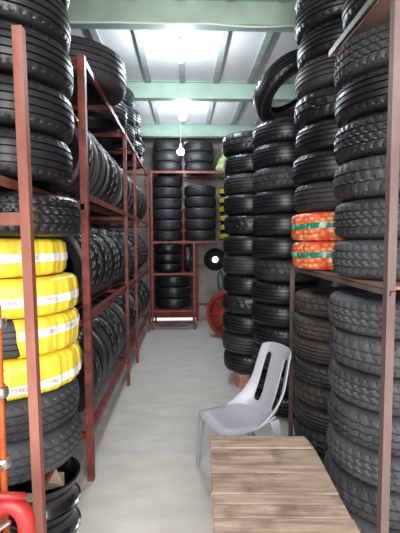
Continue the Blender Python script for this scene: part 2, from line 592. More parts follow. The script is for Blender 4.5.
def letters(root, text, R, zc, a0, size, m, slope=0.0):
    cu = bpy.data.curves.new('lettering', 'FONT')
    cu.body = text
    cu.size = size
    cu.extrude = 0.0
    cu.align_y = 'CENTER'
    tmp = bpy.data.objects.new('lettering_tmp', cu)
    C.objects.link(tmp)
    dg = bpy.context.evaluated_depsgraph_get()
    me = bpy.data.meshes.new_from_object(tmp.evaluated_get(dg))
    bpy.data.objects.remove(tmp)
    for v in me.vertices:
        th = a0 + v.co.x / R
        z = v.co.y + zc + slope * math.sin(th - a0)
        v.co = (R * math.cos(th), R * math.sin(th), z)
    me.materials.clear()
    me.materials.append(m)
    o = link('lettering', me, root)
    return o

def wrapped(loc, label, R, w, a0, a1, mk, strip_z, slope, texts, group, slant=0.0, seed=0):
    rd = random.Random(seed)
    o = tyre(loc, label, 'rib', R - 0.010, w, None, mk, 144, (0, 0, 0), group)
    ph = [rd.uniform(0, 6.28) for _ in range(4)]
    def wr(th):
        return 0.0035 * math.sin(17 * th + ph[0]) + 0.0022 * math.sin(41 * th + ph[1]) + 0.0015 * math.sin(73 * th + ph[2])
    e = 0.004
    prof = [(R * 0.66, -0.0), (R * 0.80, -e * 0.3), (R - 0.055, -e * 0.4), (R - 0.022, w * 0.03), (R - 0.004, w * 0.12), (R, w * 0.28), (R + 0.002, w * 0.5), (R, w * 0.72), (R - 0.004, w * 0.88),
            (R - 0.022, w * 0.97), (R - 0.055, w + e * 0.4), (R * 0.80, w + e * 0.3), (R * 0.66, w)]
    bm = bmesh.new()
    full = a1 is None
    def fn(th, j, rho, z):
        if 3 <= j <= 9:
            rho += wr(th) + 0.001 * math.sin(9 * z / w * 3 + 5 * th)
        return rho, z
    if full:
        lathe(bm, prof, 160, fn=fn)
    else:
        lathe(bm, prof, 140, a0=a0, a1=a1, fn=fn)
        if slant:
            for v in bm.verts:      # slanting open edge
                th = math.atan2(v.co.y, v.co.x)
                dd = (th - a0) % (2 * PI)
                if dd < 0.5:
                    k = (1 - dd / 0.5) * slant * (v.co.z / w - 0.5)
                    v.co = Matrix.Rotation(k, 4, 'Z') @ v.co
    wrap = obj('wrapper', bm, M_YEL, o, 60)
    wrap['label'] = 'yellow plastic wrapper'
    bm = bmesh.new()
    s0 = a0 if not full else -2.6
    s1 = 0.9
    def fs(th, j, rho, z):
        return rho + wr(th), z + slope * math.sin(th + 1.2)
    lathe(bm, [(R + 0.005, strip_z - 0.021), (R + 0.0055, strip_z), (R + 0.005, strip_z + 0.021)], 90, a0=s0 + 0.03, a1=s1, fn=fs)
    st = obj('label_strip', bm, M_STRIP, wrap, 60)
    for text, ta, m, sz in texts:
        lt = letters(st, text, R + 0.010, strip_z + slope * math.sin(ta + 1.35), ta, sz, m)
    return o

YG = 'yellow wrapped tyres in the near left stack'
zy = 0.857
wy = 0.186
TX = [('TYRES', -1.85, M_INK, 0.026), ('TYRES', -1.32, M_INK, 0.026), ('TYRES', -0.75, M_INK, 0.026)]
specs = [
    ('lowest yellow wrapped tyre in the near left stack, its black left end bare', -1.30, 2.6, 'grey', wy * 0.28, 0.012, -0.35),
    ('yellow wrapped tyre second from the bottom, with bare black tread at its left', -1.13, 2.6, 'dusty', wy * 0.60, 0.010, -0.12),
    ('yellow wrapped tyre third from the bottom, white strip along its lower half', None, None, 'grey', wy * 0.42, 0.006, 0),
    ('topmost yellow wrapped tyre, under a bare black tyre in the near left stack', None, None, 'grey', wy * 0.50, -0.002, 0),
]
for i, (lab, a0, a1, mk, sz, sl, slant) in enumerate(specs):
    off = ((0.012, 0), (0.006, 0.0), (0.008, -0.004), (-0.05, 0.0))[i]
    tx = list(TX)
    if a0 is not None:
        tx = [('TYRES', -1.24, M_INK, 0.026), TX[2]] if i == 0 else [('TYRES', -0.78, M_INK, 0.026), ('TYRES', -0.35, M_INK, 0.026)]
    if i == 3:
        tx = [('TYRES', -1.35, M_INK, 0.026), ('TYRES', -0.85, M_INK, 0.026)]
    wrapped((NX + off[0], NY + off[1], zy), lab, 0.328, wy, a0 or 0, a1, mk, sz, sl, tx, YG, slant, i)
    zy += wy + 0.005
tyre((NX + 0.03, NY, zy + 0.002), 'bare black tyre lying on top of the yellow wrapped tyres', 'block', 0.335, 0.212, None, 'black', 168)
stack(NX + 0.012, NY, 1.893, 6, 'black tyre # from the bottom of the near left stack above the yellow tyres',
      'near left stack above the yellow tyres', 'rib', 0.325, 0.232, 'black', 168, 0.006, radii=[-0.005, 0.0, 0.004])
stack(-1.0, 1.20, 1.72, 6, "black tyre # from the bottom of the stack at the photo's far left edge", 'stack at the left edge',
      'block', 0.325, 0.21, 'grey', 168, 0.008)
# cradle for the stack at the left edge
member(rack, 'cross_bar', (-0.70, 0.98, 1.715), (RX, 0.98, 1.715), (0, 1, 0), (0, 0, -1), M_REDP, 0.045)
member(rack, 'shelf_rail', (-1.22, 0.94, 1.672), (-1.22, 1.58, 1.672), (1, 0, 0), (0, 0, -1), M_REDP, 0.045)
member(rack, 'shelf_rail', (-0.78, 0.94, 1.672), (-0.78, 1.58, 1.672), (-1, 0, 0), (0, 0, -1), M_REDP, 0.045)
member(rack, 'post', (RX, 0.94, 0), (RX, 0.94, 2.44), (1, 0, 0), (0, 1, 0), M_RED, 0.05)

# ------------------------------------------------------------------ two black steel rims
def rim(loc, label):
    R, h = 0.212, 0.156
    prof = [(R, 0), (R, 0.008), (R - 0.014, 0.012), (R - 0.018, 0.03), (R - 0.03, 0.045), (R - 0.034, 0.075), (R - 0.03, 0.10), (R - 0.019, 0.112),
            (R - 0.016, 0.142), (R - 0.012, h - 0.008), (R, h - 0.006), (R, h), (R - 0.016, h), (R - 0.022, h - 0.01), (R - 0.024, 0.118), (R - 0.036, 0.10), (R - 0.04, 0.075),
            (R - 0.036, 0.047), (R - 0.024, 0.03), (R - 0.02, 0.006), (R - 0.012, 0)]
    bm = bmesh.new()
    lathe(bm, prof, 64, closed=True)
    o = obj('wheel_rim', bm, M_BLACKG, None, 40)
    o.location = loc
    tag(o, label, 'wheel rim', 'black steel rims')
    bm = bmesh.new()
    # centre disc with a hub hole and vent holes
    n = 60
    rr = [0.034, 0.055, 0.085, 0.10, 0.125, 0.150, 0.168, R - 0.039]
    zz = [0.060, 0.062, 0.070, 0.074, 0.072, 0.062, 0.052, 0.050]
    V = [[bm.verts.new((a * math.cos(2 * PI * k / n), a * math.sin(2 * PI * k / n), z)) for k in range(n)] for a, z in zip(rr, zz)]
    for j in range(len(rr) - 1):
        for k in range(n):
            if j == 4 and (k % 6) in (0, 1, 2):
                continue
            bm.faces.new((V[j][k], V[j][(k + 1) % n], V[j + 1][(k + 1) % n], V[j + 1][k]))
    bmesh.ops.solidify(bm, geom=bm.faces[:], thickness=0.004)
    obj('centre_disc', bm, M_BLACKG, o, 40)
    return o
rim((-0.815, 2.13, 0.0), 'lower of two glossy black steel wheel rims on the floor at left')
rim((-0.810, 2.12, 0.157), 'upper of two glossy black steel wheel rims, holding a cardboard piece')
bm = bmesh.new()
Mc = Matrix.Translation((-0.735, 2.11, 0.292)) @ Matrix.Rotation(math.radians(62), 4, 'X') @ Matrix.Scale(0.5, 4) @ Matrix.Rotation(0.3, 4, 'Z')
vs = [(-0.12, -0.09), (0.10, -0.11), (0.12, 0.02), (0.05, 0.05), (0.04, 0.10), (-0.09, 0.09), (-0.13, 0.0)]
top = [bm.verts.new(Mc @ Vector((x, y, 0.002 + 0.03 * x * x * 8))) for x, y in vs]
bm.faces.new(top)
bmesh.ops.solidify(bm, geom=bm.faces[:], thickness=0.004)
tag(obj('cardboard_piece', bm, M_CARD), 'torn beige cardboard piece tucked inside the upper black rim', 'cardboard')

# ------------------------------------------------------------------ red machine at the left edge
mc = thing('tyre_changer', 'red tyre-changing machine with an orange pole, partly cut off at the lower left', 'machine', (-0.72, 1.36, 0))
def L(p):
    return (p[0] + 0.72, p[1] - 1.36, p[2])
bm = bmesh.new()
box(bm, -0.24, 0.10, -0.20, 0.14, 0.0, 0.06, 0.012)
box(bm, -0.20, 0.06, -0.15, 0.10, 0.06, 0.40, 0.02)
obj('base', bm, M_MRED, mc, 40)
bm = bmesh.new()
tube(bm, [(-0.045, 0.245, 0.03), (-0.045, 0.245, 1.34)], 0.0135, 12)
box(bm, -0.075, -0.015, 0.12, 0.27, 0.0, 0.03, 0.004)
c = obj('pole', bm, M_ORP, mc, 40)
c['label'] = 'orange-red upright pole'
for z in (1.27, 0.98, 0.68):
    bm = bmesh.new()
    lathe(bm, [(0.012, -0.022), (0.028, -0.020), (0.032, -0.008), (0.032, 0.008), (0.028, 0.02), (0.012, 0.022)], 16, M=Matrix.Translation((-0.045, 0.245, z)))
    tube(bm, [(-0.045, 0.225, z), (-0.060, 0.19, z + 0.004)], 0.011, 10)
    obj('clamp', bm, M_CHROME, mc, 40)
# thick arched guard
bm = bmesh.new()
arc = []
for k in range(15):
    a = math.radians(170 - k * 12.5)
    arc.append((0.088 + 0.062 * math.cos(a), -0.01, 0.588 + 0.085 * math.sin(a)))
arc = [(0.026, -0.01, 0.36), (0.026, -0.01, 0.50)] + arc + [(0.153, -0.01, 0.50), (0.150, -0.01, 0.38), (0.10, -0.01, 0.30), (0.0, -0.01, 0.28)]
tube(bm, arc, [0.030] * len(arc), 14)
obj('arched_guard', bm, M_MRED, mc, 50)
bm = bmesh.new()
lathe(bm, [(0.0, 0.0), (0.045, 0.004), (0.055, 0.02), (0.055, 0.18), (0.04, 0.20), (0.0, 0.205)], 24, M=Matrix.Translation((-0.05, 0.0, 0.395)))
obj('cylinder_body', bm, M_MRED, mc, 40)
bm = bmesh.new()
ring = []
for k in range(28):
    a = 2 * PI * k / 28
    ring.append((0.105 + 0.055 * math.cos(a), -0.06 - 0.04 * math.sin(a), 0.738 + 0.026 * math.sin(a) - 0.004 * math.cos(a)))
tube(bm, ring, 0.0115, 10, closed=True)
obj('ring_handle', bm, M_MRED, mc, 50)
bm = bmesh.new()
tube(bm, [(-0.05, 0.0, 0.59), (-0.04, -0.02, 0.69), (0.05, -0.06, 0.738)], 0.010, 10)
obj('handle_stem', bm, M_MRED, mc, 50)
bm = bmesh.new()
tube(bm, [(0.02, -0.05, 0.585), (0.06, -0.055, 0.605), (0.11, -0.05, 0.635)], [0.008, 0.010, 0.007], 8)
obj('worn_lever', bm, M_CHROME, mc, 50)

# ------------------------------------------------------------------ rear rack
rr_ = thing('tyre_rack', 'dark red frame rack across the back wall beside the red door', 'rack', (0, 6.95, 0))
def rm(name, p, q, a, b, w=0.04, m=M_RED):
    member(rr_, name, (p[0], p[1] - 6.95, p[2]), (q[0], q[1] - 6.95, q[2]), a, b, m, w)
BX0, BX1, BF, BR = -0.60, 1.35, 6.95, 7.66
for x, top in ((BX0, 2.84), (0.145, 1.60), (BX1, 2.84)):
    rm('post', (x, BF, 0), (x, BF, top), (1, 0, 0), (0, 1, 0), 0.035)
    rm('post', (x, BR, 0), (x, BR, top), (1, 0, 0), (0, -1, 0), 0.035)
BSH = ((0.36, BX0, 0.18), (1.03, BX0, 0.18), (1.60, BX0, BX1), (2.83, BX0, BX1))
for z, a, b in BSH:
    for y, d in ((BF + 0.005, 1), (BR - 0.005, -1)):
        rm('shelf_rail', (a, y, z), (b, y, z), (0, d, 0), (0, 0, -1), 0.04)
    for k in range(2 if b < 1 else 5):
        x = a + 0.12 + k * (b - a - 0.28) / (1 if b < 1 else 4)
        rm('cross_bar', (x, BF + 0.008, z - 0.006), (x, BR - 0.008, z - 0.006), (1, 0, 0), (0, 0, -1), 0.035)
rm('cross_bar', (BX0, BF + 0.01, 0.14), (0.18, BF + 0.01, 0.14), (0, 1, 0), (0, 0, -1), 0.03)
BYc = 7.31
stack(-0.225, 7.31, 0.362, 3, "wide tyre # from the bottom on the back rack's lowest shelf", 'wide tyres on the back rack', 'rib', 0.345, 0.205, 'black', 96, 0.003)
stack(-0.315, BYc, 1.032, 3, "tyre # from the bottom in the pile on the back rack's second shelf", 'pile on the second back shelf', 'rib', 0.265, 0.170, 'black', 96, 0.005)
o = tyre((0, 0, 0), "tyre standing upright, edge-on, beside the pile on the back rack's second shelf", 'rib', 0.255, 0.15, None, 'black', 96)
o.matrix_world = Matrix.Translation((0.055, BYc, 1.033 + 0.255)) @ Matrix.Rotation(PI / 2, 4, 'Y') @ Matrix.Translation((0, 0, -0.075))
stack(-0.315, BYc, 1.602, 6, "tyre # from the bottom, left stack, third shelf of the back rack", 'left stack of the third back shelf', 'rib', 0.272, 0.192, 'grey', 96, 0.006)
stack(0.285, BYc, 1.602, 5, "tyre # from the bottom, middle stack, third shelf of the back rack", 'middle stack of the third back shelf', 'rib', 0.295, 0.20, 'grey', 96, 0.006)
stack(-0.31, BYc, 2.834, 3, "tyre # from the bottom, left pile on top of the back rack", 'left pile on the back rack top', 'rib', 0.27, 0.19, 'grey', 96, 0.006)
stack(0.27, BYc, 2.834, 3, "tyre # from the bottom, right pile on top of the back rack", 'right pile on the back rack top', 'rib', 0.27, 0.185, 'grey', 96, 0.006)
z = 1.602
for i in range(6):
    R = 0.27
    o = tyre((0.90, BYc, z), "yellow banded tyre %s from the bottom, far right end of the back rack" % ('lowest' if i == 0 else ORD[i + 1]),
             'rib', R - 0.008, 0.16, None, 'black', 96, (0, 0, i), 'yellow banded tyres on the back rack')
    bm = bmesh.new()
    lathe(bm, [(R - 0.004, 0.035), (R + 0.002, 0.06), (R + 0.002, 0.10), (R - 0.004, 0.125)], 64)
    b = obj('wrapper', bm, M_YELD, o, 50)
    b['label'] = 'yellow plastic band'
    z += 0.165
# pale green sack on the rack top
bm = bmesh.new()
bmesh.ops.create_icosphere(bm, subdivisions=4, radius=1)
rs = random.Random(3)
for v in bm.verts:
    p = v.co.copy()
    k = 1 + 0.16 * math.sin(5 * p.x + 2) * math.sin(6 * p.z + 1) + 0.10 * math.sin(11 * p.y + 7 * p.z) + 0.06 * math.sin(17 * p.x - 9 * p.z)
    zz = p.z * k
    sx = 0.20 * (1 - 0.30 * max(zz, 0))
    v.co = (p.x * k * sx + 0.05 * math.sin(3 * zz), p.y * k * 0.17, max(zz * 0.30 + 0.24, 0.0))
sack = obj('plastic_sack', bm, M_SACK, None, 60)
sack.location = (0.84, 7.26, 2.835)
tag(sack, 'crumpled pale green plastic sack on the right end of the back rack top', 'sack')
bm = bmesh.new()
lathe(bm, [(0.0, 0.0), (0.02, 0.0), (0.024, 0.02), (0.06, 0.075), (0.055, 0.08), (0.0, 0.03)], 14, M=Matrix.Translation((0.03, 0, 0.50)))
obj('sack_neck', bm, M_SACK, sack, 50)

# ------------------------------------------------------------------ back right corner things
lamp = thing('wall_lamp', 'small bright round lamp in a dark round patch on the back wall', 'lamp', (0.60, YB, 1.23))
bm = bmesh.new()
lathe(bm, [(0.0, 0.0), (0.20, 0.0), (0.225, 0.01), (0.22, 0.022), (0.16, 0.026), (0.0, 0.02)], 32, M=Matrix.Rotation(PI / 2, 4, 'X'))
obj('back_plate', bm, M_DARK, lamp, 40)
bm = bmesh.new()
lathe(bm, [(0.0, 0.02), (0.045, 0.022), (0.058, 0.05), (0.05, 0.075), (0.0, 0.085)], 20, M=Matrix.Rotation(PI / 2, 4, 'X'))
obj('bulb', bm, emit('wall_lamp_glow', (1.0, 0.96, 0.9), 6.0), lamp, 60)
hose = thing('green_hose', 'loop of green hose hanging below the wall lamp', 'hose', (0.70, YB - 0.06, 1.0))
bm = bmesh.new()
tube(bm, [(0.05 * math.cos(a) , 0.012 * math.sin(3 * a), -0.19 + 0.19 * math.sin(a)) for a in [2 * PI * k / 30 for k in range(30)]], 0.016, 8, closed=True)
obj('hose_loop', bm, M_GRN, hose, 60)
bm = bmesh.new()
tube(bm, [(0, 0.06, -0.01), (0, 0.0, -0.02), (0, -0.02, 0.01)], 0.007, 8)
obj('hook', bm, M_DARK, hose, 60)

wh = thing('red_wheel', 'large red painted ribbed wheel standing on the floor beside the far right stack', 'wheel', (0.73, 6.30, 0.0))
Mw = Matrix.Translation((0, 0, 0.40)) @ Matrix.Rotation(math.radians(-28), 4, 'Z') @ Matrix.Rotation(math.radians(90), 4, 'X')
bm = bmesh.new()
lathe(bm, [(0.335, -0.09), (0.39, -0.085), (0.40, -0.06), (0.385, -0.03), (0.385, 0.03), (0.40, 0.06), (0.39, 0.085), (0.335, 0.09), (0.33, 0.05), (0.33, -0.05)], 56, closed=True, M=Mw)
obj('rim', bm, M_DOOR, wh, 40)
bm = bmesh.new()
lathe(bm, [(0.05, 0.03), (0.12, 0.05), (0.22, 0.03), (0.335, 0.0), (0.335, -0.012), (0.22, 0.015), (0.12, 0.035), (0.05, 0.015)], 40, closed=True, M=Mw)
obj('dish', bm, M_DOOR, wh, 40)
for k in range(8):
    bm = bmesh.new()
    box(bm, 0.12, 0.335, -0.014, 0.014, 0.02, 0.062, 0.004, M=Mw @ Matrix.Rotation(2 * PI * k / 8, 4, 'Z'))
    obj('spoke', bm, M_DOOR, wh)
bm = bmesh.new()
lathe(bm, [(0.0, 0.09), (0.05, 0.09), (0.06, 0.075), (0.06, -0.03), (0.0, -0.03)], 20, M=Mw)
obj('hub', bm, M_DARK, wh, 40)

# ------------------------------------------------------------------ right-hand stacks
# far slim stack raised on bricks
R4 = (0.745, 4.36)
for dx, dy, a, lab in ((-0.13, -0.15, 0.2, 'pinkish brick at the front left under the far right tyre stack'),
                       (0.14, -0.12, -0.3, 'pinkish brick at the front right under the far right tyre stack'),
                       (0.0, 0.18, 0.1, 'pinkish brick at the back under the far right tyre stack')):
    bm = bmesh.new()
    box(bm, -0.055, 0.055, -0.10, 0.10, 0, 0.075, 0.006)
    box(bm, -0.05, 0.06, -0.095, 0.105, 0.0755, 0.15, 0.006)
    o = obj('brick', bm, M_BRICK)
    o.location = (R4[0] + dx, R4[1] + dy, 0)
    o.rotation_euler = (0, 0, a)
    tag(o, lab, 'brick', 'bricks under the stack')
stack(R4[0], R4[1], 0.152, 12, 'tyre # from the top of the slim far stack raised on bricks', 'slim far right stack on bricks', 'rib', 0.315, 0.214, 'black', 120, 0.014, from_top=True,
      kinds=[('rib', 'black'), ('rib', 'grey'), ('rib', 'black'), ('lug', 'black')])
# stack left of the plastic-chair side
R3 = (0.965, 3.66)
_, z3 = stack(R3[0], R3[1], 0.0, 13, 'tyre # from the top of the tall floor stack behind the grey chair', 'tall stack behind the chair', 'rib', 0.32, 0.203, 'black', 132, 0.014, from_top=True,
      kinds=[('rib', 'black'), ('rib', 'black'), ('lug', 'grey'), ('rib', 'black')])
o = tyre((0, 0, 0), 'black tyre lying tilted on top of the tall stack, its hole showing', 'rib', 0.365, 0.185, 0.24, 'black', 144)
o.matrix_world = Matrix.Translation((0.975, 3.60, z3 + 0.30)) @ Matrix.Rotation(math.radians(-26), 4, 'Y') @ Matrix.Rotation(math.radians(-27), 4, 'X') @ Matrix.Translation((0, 0, -0.0925))
# further stacks between and beyond
stack(1.20, 4.92, 0.0, 12, 'tyre # from the top of the dark stack glimpsed between the tall right stacks', 'hidden right stack', 'rib', 0.315, 0.205, 'black', 96, 0.012, from_top=True)
stack(1.20, 5.62, 0.0, 11, 'tyre # from the top of the last stack by the right wall', 'last right stack', 'rib', 0.31, 0.205, 'black', 96, 0.012, from_top=True)

# right rack
rk = thing('tyre_rack', 'brown steel rack at right with a board shelf and a bare front post', 'rack', (0, 0, 0))
RF, RB = 0.872, 1.545
member(rk, 'post', (RF - 0.022, 1.60, 0), (RF - 0.022, 1.60, 3.2), (1, 0, 0), (0, 1, 0), M_RPINK, 0.036)
member(rk, 'post', (RF - 0.01, 3.03, 0), (RF - 0.01, 3.03, 1.40), (-1, 0, 0), (0, 1, 0), M_RPINK, 0.035)
member(rk, 'post', (RB, 1.60, 0), (RB, 1.60, 3.2), (-1, 0, 0), (0, 1, 0), M_RPINK, 0.036)
member(rk, 'post', (RB, 3.03, 0), (RB, 3.03, 2.72), (-1, 0, 0), (0, -1, 0), M_RPINK, 0.04)
member(rk, 'shelf_rail', (RF - 0.012, 1.60, 1.385), (RF - 0.012, 3.06, 1.385), (1, 0, 0), (0, 0, -1), M_RPINK, 0.022)
member(rk, 'shelf_rail', (RB, 1.60, 1.385), (RB, 3.06, 1.385), (-1, 0, 0), (0, 0, -1), M_RPINK, 0.045)
bm = bmesh.new()
for k in range(4):
    x = RF + 0.005 + k * 0.165
    box(bm, x, x + 0.158, 1.63, 3.04, 1.386, 1.401, 0.002)
obj('shelf_board', bm, M_BOARD, rk)
member(rk, 'shelf_rail', (0.835, 1.60, 2.685), (0.835, 2.29, 2.685), (1, 0, 0), (0, 0, -1), M_STEEL, 0.032)
member(rk, 'shelf_rail', (RB, 1.60, 2.685), (RB, 3.03, 2.685), (-1, 0, 0), (0, 0, -1), M_STEEL, 0.045)
for y in (1.64, 2.25):
    member(rk, 'cross_bar', (0.84, y, 2.68), (RB, y, 2.68), (0, 1, 0), (0, 0, -1), M_RED, 0.04)
bm = bmesh.new()
for k in range(3):
    box(bm, RF + 0.02 + k * 0.2, RF + 0.21 + k * 0.2, 1.64, 2.32, 2.687, 2.70, 0.002)
obj('shelf_board', bm, M_BOARD, rk)

R1 = (1.125, 2.05)
R2 = (1.095, 2.72)
stack(R1[0], R1[1], 1.404, 6, 'tyre # from the bottom of the near right stack standing on the brown shelf', 'near right stack on the shelf', 'block', 0.325, 0.2, 'grey', 180, 0.008,
      kinds=[('block', 'dusty'), ('block', 'grey'), ('lug', 'grey'), ('block', 'black'), ('rib', 'black'), ('block', 'grey')])
stack(1.13, 2.02, 2.703, 2, "tyre, # of the pair on the right rack's upper shelf", 'pair on the right rack top', 'rib', 0.31, 0.2, 'black', 144, 0.006)
stack(R1[0], R1[1], 0.0, 7, 'dusty grey tyre # from the top of the near right stack under the shelf', 'near right stack under the shelf', 'lug', 0.335, 0.186, 'dusty', 180, 0.012, from_top=True,
      kinds=[('block', 'dusty'), ('lug', 'dusty'), ('block', 'dusty'), ('truck', 'dusty')])
stack(R2[0], R2[1], 0.0, 8, 'worn tyre # from the top of the brownish stack under the shelf', 'brownish stack under the shelf', 'truck', 0.315, 0.153, 'brown', 168, 0.012, from_top=True,
      kinds=[('rib', 'grey'), ('lug', 'grey'), ('rib', 'grey'), ('lug', 'brown'), ('truck', 'grey'), ('rib', 'brown'), ('truck', 'brown'), ('lug', 'brown')])

# orange printed tyres
def orange(loc, lab, w, R, seed):
    o = tyre(loc, lab, 'rib', R - 0.012, w, None, 'black', 120, (0, 0, 0), 'orange wrapped tyres on the right shelf')
    rd = random.Random(seed)
    ph = [rd.uniform(0, 6.28) for _ in range(4)]
    def wr(th, z):
        return 0.004 * math.sin(13 * th + ph[0]) + 0.003 * math.sin(31 * th + ph[1] + 30 * z) + 0.002 * math.sin(57 * th + ph[2])
    prof = [(R * 0.66, 0.0), (R * 0.8, 0.0), (R - 0.05, 0.0), (R - 0.012, w * 0.04), (R, w * 0.14), (R + 0.002, w * 0.35), (R + 0.002, w * 0.5), (R + 0.002, w * 0.65), (R, w * 0.86),
            (R - 0.012, w * 0.96), (R - 0.05, w + 0.002), (R * 0.8, w + 0.001), (R * 0.66, w)]
    bm = bmesh.new()
    n = 150
    lathe(bm, prof, n, fn=lambda th, j, rho, z: (rho + (wr(th, z) if 3 <= j <= 9 else 0), z))
    uvl = bm.loops.layers.uv.new('UVMap')
    for f in bm.faces:
        angs = [math.atan2(l.vert.co.y, l.vert.co.x) / (2 * PI) for l in f.loops]
        if max(angs) - min(angs) > 0.5:
            angs = [a + 1 if a < 0 else a for a in angs]
        for l, a in zip(f.loops, angs):
            l[uvl].uv = (a, l.vert.co.z / w)
    wp = obj('wrapper', bm, M_ORANGE, o, 60)
    wp['label'] = 'orange and white printed plastic wrapper'
    bm = bmesh.new()
    lathe(bm, [(R + 0.007, w * 0.42), (R + 0.0075, w * 0.52), (R + 0.007, w * 0.62)], n, fn=lambda th, j, rho, z: (rho + wr(th, w * 0.5), z + 0.004 * math.sin(5 * th)))
    uvl = bm.loops.layers.uv.new('UVMap')
    for f in bm.faces:
        for l in f.loops:
            l[uvl].uv = (math.atan2(l.vert.co.y, l.vert.co.x) / (2 * PI), l.vert.co.z / w)
    obj('green_band', bm, M_BAND, wp, 60)
    return o
zo = 1.406

orange((R2[0], R2[1], zo), 'lower of two orange printed wrapped tyres on the brown shelf', 0.187, 0.322, 5)
orange((R2[0] - 0.004, R2[1], zo + 0.192), 'upper of two orange printed wrapped tyres on the brown shelf', 0.187, 0.326, 9)
stack(R2[0], R2[1], zo + 0.384, 9, 'tyre # from the bottom of the column above the orange wrapped tyres', 'column above the orange tyres', 'rib', 0.322, 0.196, 'black', 144, 0.012,
      kinds=[('rib', 'grey'), ('rib', 'black'), ('rib', 'black'), ('lug', 'black')])

# ------------------------------------------------------------------ plank table
tb = thing('plank_table', 'low weathered wooden table of cross planks in the right foreground', 'table', (0, 0, 0))
yaw = -math.radians(2.9)
cam_y = math.radians(2.2)
fl = Vector((0.057 * math.cos(cam_y) + 2.235 * math.sin(cam_y), 2.235 * math.cos(cam_y) - 0.057 * math.sin(cam_y)))
tb.location = (fl.x, fl.y, 0)
tb.rotation_euler = (0, 0, yaw)
TW, TH = 0.578, 0.45
edges_ = [0.0, 0.135, 0.362, 0.528, 0.598, 0.685, 0.80, 0.93, 1.05]
for k in range(len(edges_) - 1):
    a, b = edges_[k], edges_[k + 1]
    bm = bmesh.new()
    dz = random.uniform(-0.0025, 0.0025)
    ex = 0.0 if k else -0.0
    box(bm, random.uniform(-0.003, 0.003), TW + random.uniform(-0.003, 0.004), -b + 0.0028, -a - 0.0028, TH - 0.026 + dz, TH + dz, 0.004)
    if k == 0:      # clipped far right corner
        for v in bm.verts:
            if v.co.x > TW - 0.03 and v.co.y > -0.02:
                v.co.x -= 0.02
    o = obj('plank', bm, M_WOOD, tb)
for x in (0.02, TW - 0.065):
    bm = bmesh.new()
    box(bm, x, x + 0.045, -1.04, -0.01, TH - 0.095, TH - 0.0295, 0.004)
    obj('side_rail', bm, M_WOOD, tb)
    for y in (-1.02, -0.10):
        bm = bmesh.new()
        box(bm, x + 0.002, x + 0.043, y, y + 0.06, 0, TH - 0.096, 0.004)
        obj('leg', bm, M_WOOD, tb)
bm = bmesh.new()
box(bm, 0.066, TW - 0.066, -0.085, -0.05, 0.15, 0.20, 0.004)
obj('stretcher', bm, M_WOOD, tb)
bm = bmesh.new()
box(bm, 0.066, TW - 0.066, -1.0, -0.965, 0.15, 0.20, 0.004)
obj('stretcher', bm, M_WOOD, tb)
# dark gap board below the planks is not present: floor shade shows through the joints

# ------------------------------------------------------------------ plastic chair
ch = thing('plastic_chair', 'light grey armless plastic chair with two back slots, facing left behind the plank table', 'chair', (0.352, 2.570, 0))
fw = Vector((-0.927, -0.375)).normalized()
ch.rotation_euler = (0, 0, math.atan2(fw.y, fw.x))
# local +x is forward
def smooth_obj(name, bm, m, parent, thick, sub=2):
    o = obj(name, bm, m, parent)
    for p in o.data.polygons:
        p.use_smooth = True
    md = o.modifiers.new('solid', 'SOLIDIFY')
    md.thickness = thick
    md.offset = 0
    md = o.modifiers.new('sub', 'SUBSURF')
    md.levels = md.render_levels = sub
    return o
bm = bmesh.new()
NU, NV = 12, 10
def seat_pt(u, v):
    # v 0 front .. 1 back
    f = 0.225 - 0.405 * v
    hw = 0.205 + 0.010 * math.sin(v * PI) - 0.012 * v
    z = 0.422 - 0.018 * v - 0.016 * math.sin(PI * v) * (1 - u * u)
    if v < 0.15:
        z -= 0.03 * (1 - v / 0.15) ** 2
    au = abs(u)
    if au > 0.86:
        z -= 0.022 * (1 - v * 0.9)
        if v > 0.6:
            z += 0.05 * (v - 0.6) / 0.4
    # rounded front corners
    if v < 0.2:
        f -= 0.03 * au ** 4 * (1 - v / 0.2)
    return Vector((f, u * hw, z))
us = [-1, -0.92, -0.8, -0.6, -0.38, -0.15, 0.15, 0.38, 0.6, 0.8, 0.92, 1]
vs_ = [0, 0.05, 0.13, 0.25, 0.4, 0.55, 0.7, 0.85, 0.95, 1.0]
G = [[bm.verts.new(seat_pt(u, v)) for u in us] for v in vs_]
for i in range(len(vs_) - 1):
    for j in range(len(us) - 1):
        bm.faces.new((G[i][j], G[i][j + 1], G[i + 1][j + 1], G[i + 1][j]))
smooth_obj('seat', bm, M_CHAIR, ch, 0.012)
bm = bmesh.new()
def back_pt(u, v):
    # v 0 bottom .. 1 top
    au = abs(u)
    hw = 0.212 - 0.042 * v ** 1.2
    f = -0.175 - 0.045 * min(v / 0.12, 1) - 0.140 * v + 0.030 * u * u * (0.4 + 0.6 * v)
    z = 0.400 + 0.465 * v ** 0.95
    if v > 0.84:
        z -= 0.026 * au ** 4 * (v - 0.84) / 0.16
    if au > 0.7:
        e = min(1, (au - 0.7) / 0.22)
        f += 0.020 * e
        if v < 0.45:
            f += 0.135 * e * (1 - v / 0.45) ** 2
    return Vector((f, u * hw, z))
ub = [-1, -0.93, -0.82, -0.70, -0.40, -0.30, -0.10, 0.10, 0.30, 0.40, 0.70, 0.82, 0.93, 1]
vb = [0, 0.03, 0.055, 0.08, 0.22, 0.4, 0.55, 0.7, 0.83, 0.89, 0.95, 1.0]
def slotu(u, v):
    # slots narrow and spread towards the top
    t = max(0, min(1, (v - 0.08) / 0.75))
    a, sgn = abs(u), (1 if u > 0 else -1)
    if abs(a - 0.40) < 0.01:
        return sgn * (0.34 + 0.10 * t)
    if abs(a - 0.70) < 0.01:
        return sgn * (0.68 + 0.02 * t)
    return u
G = [[bm.verts.new(back_pt(slotu(u, v), v)) for u in ub] for v in vb]
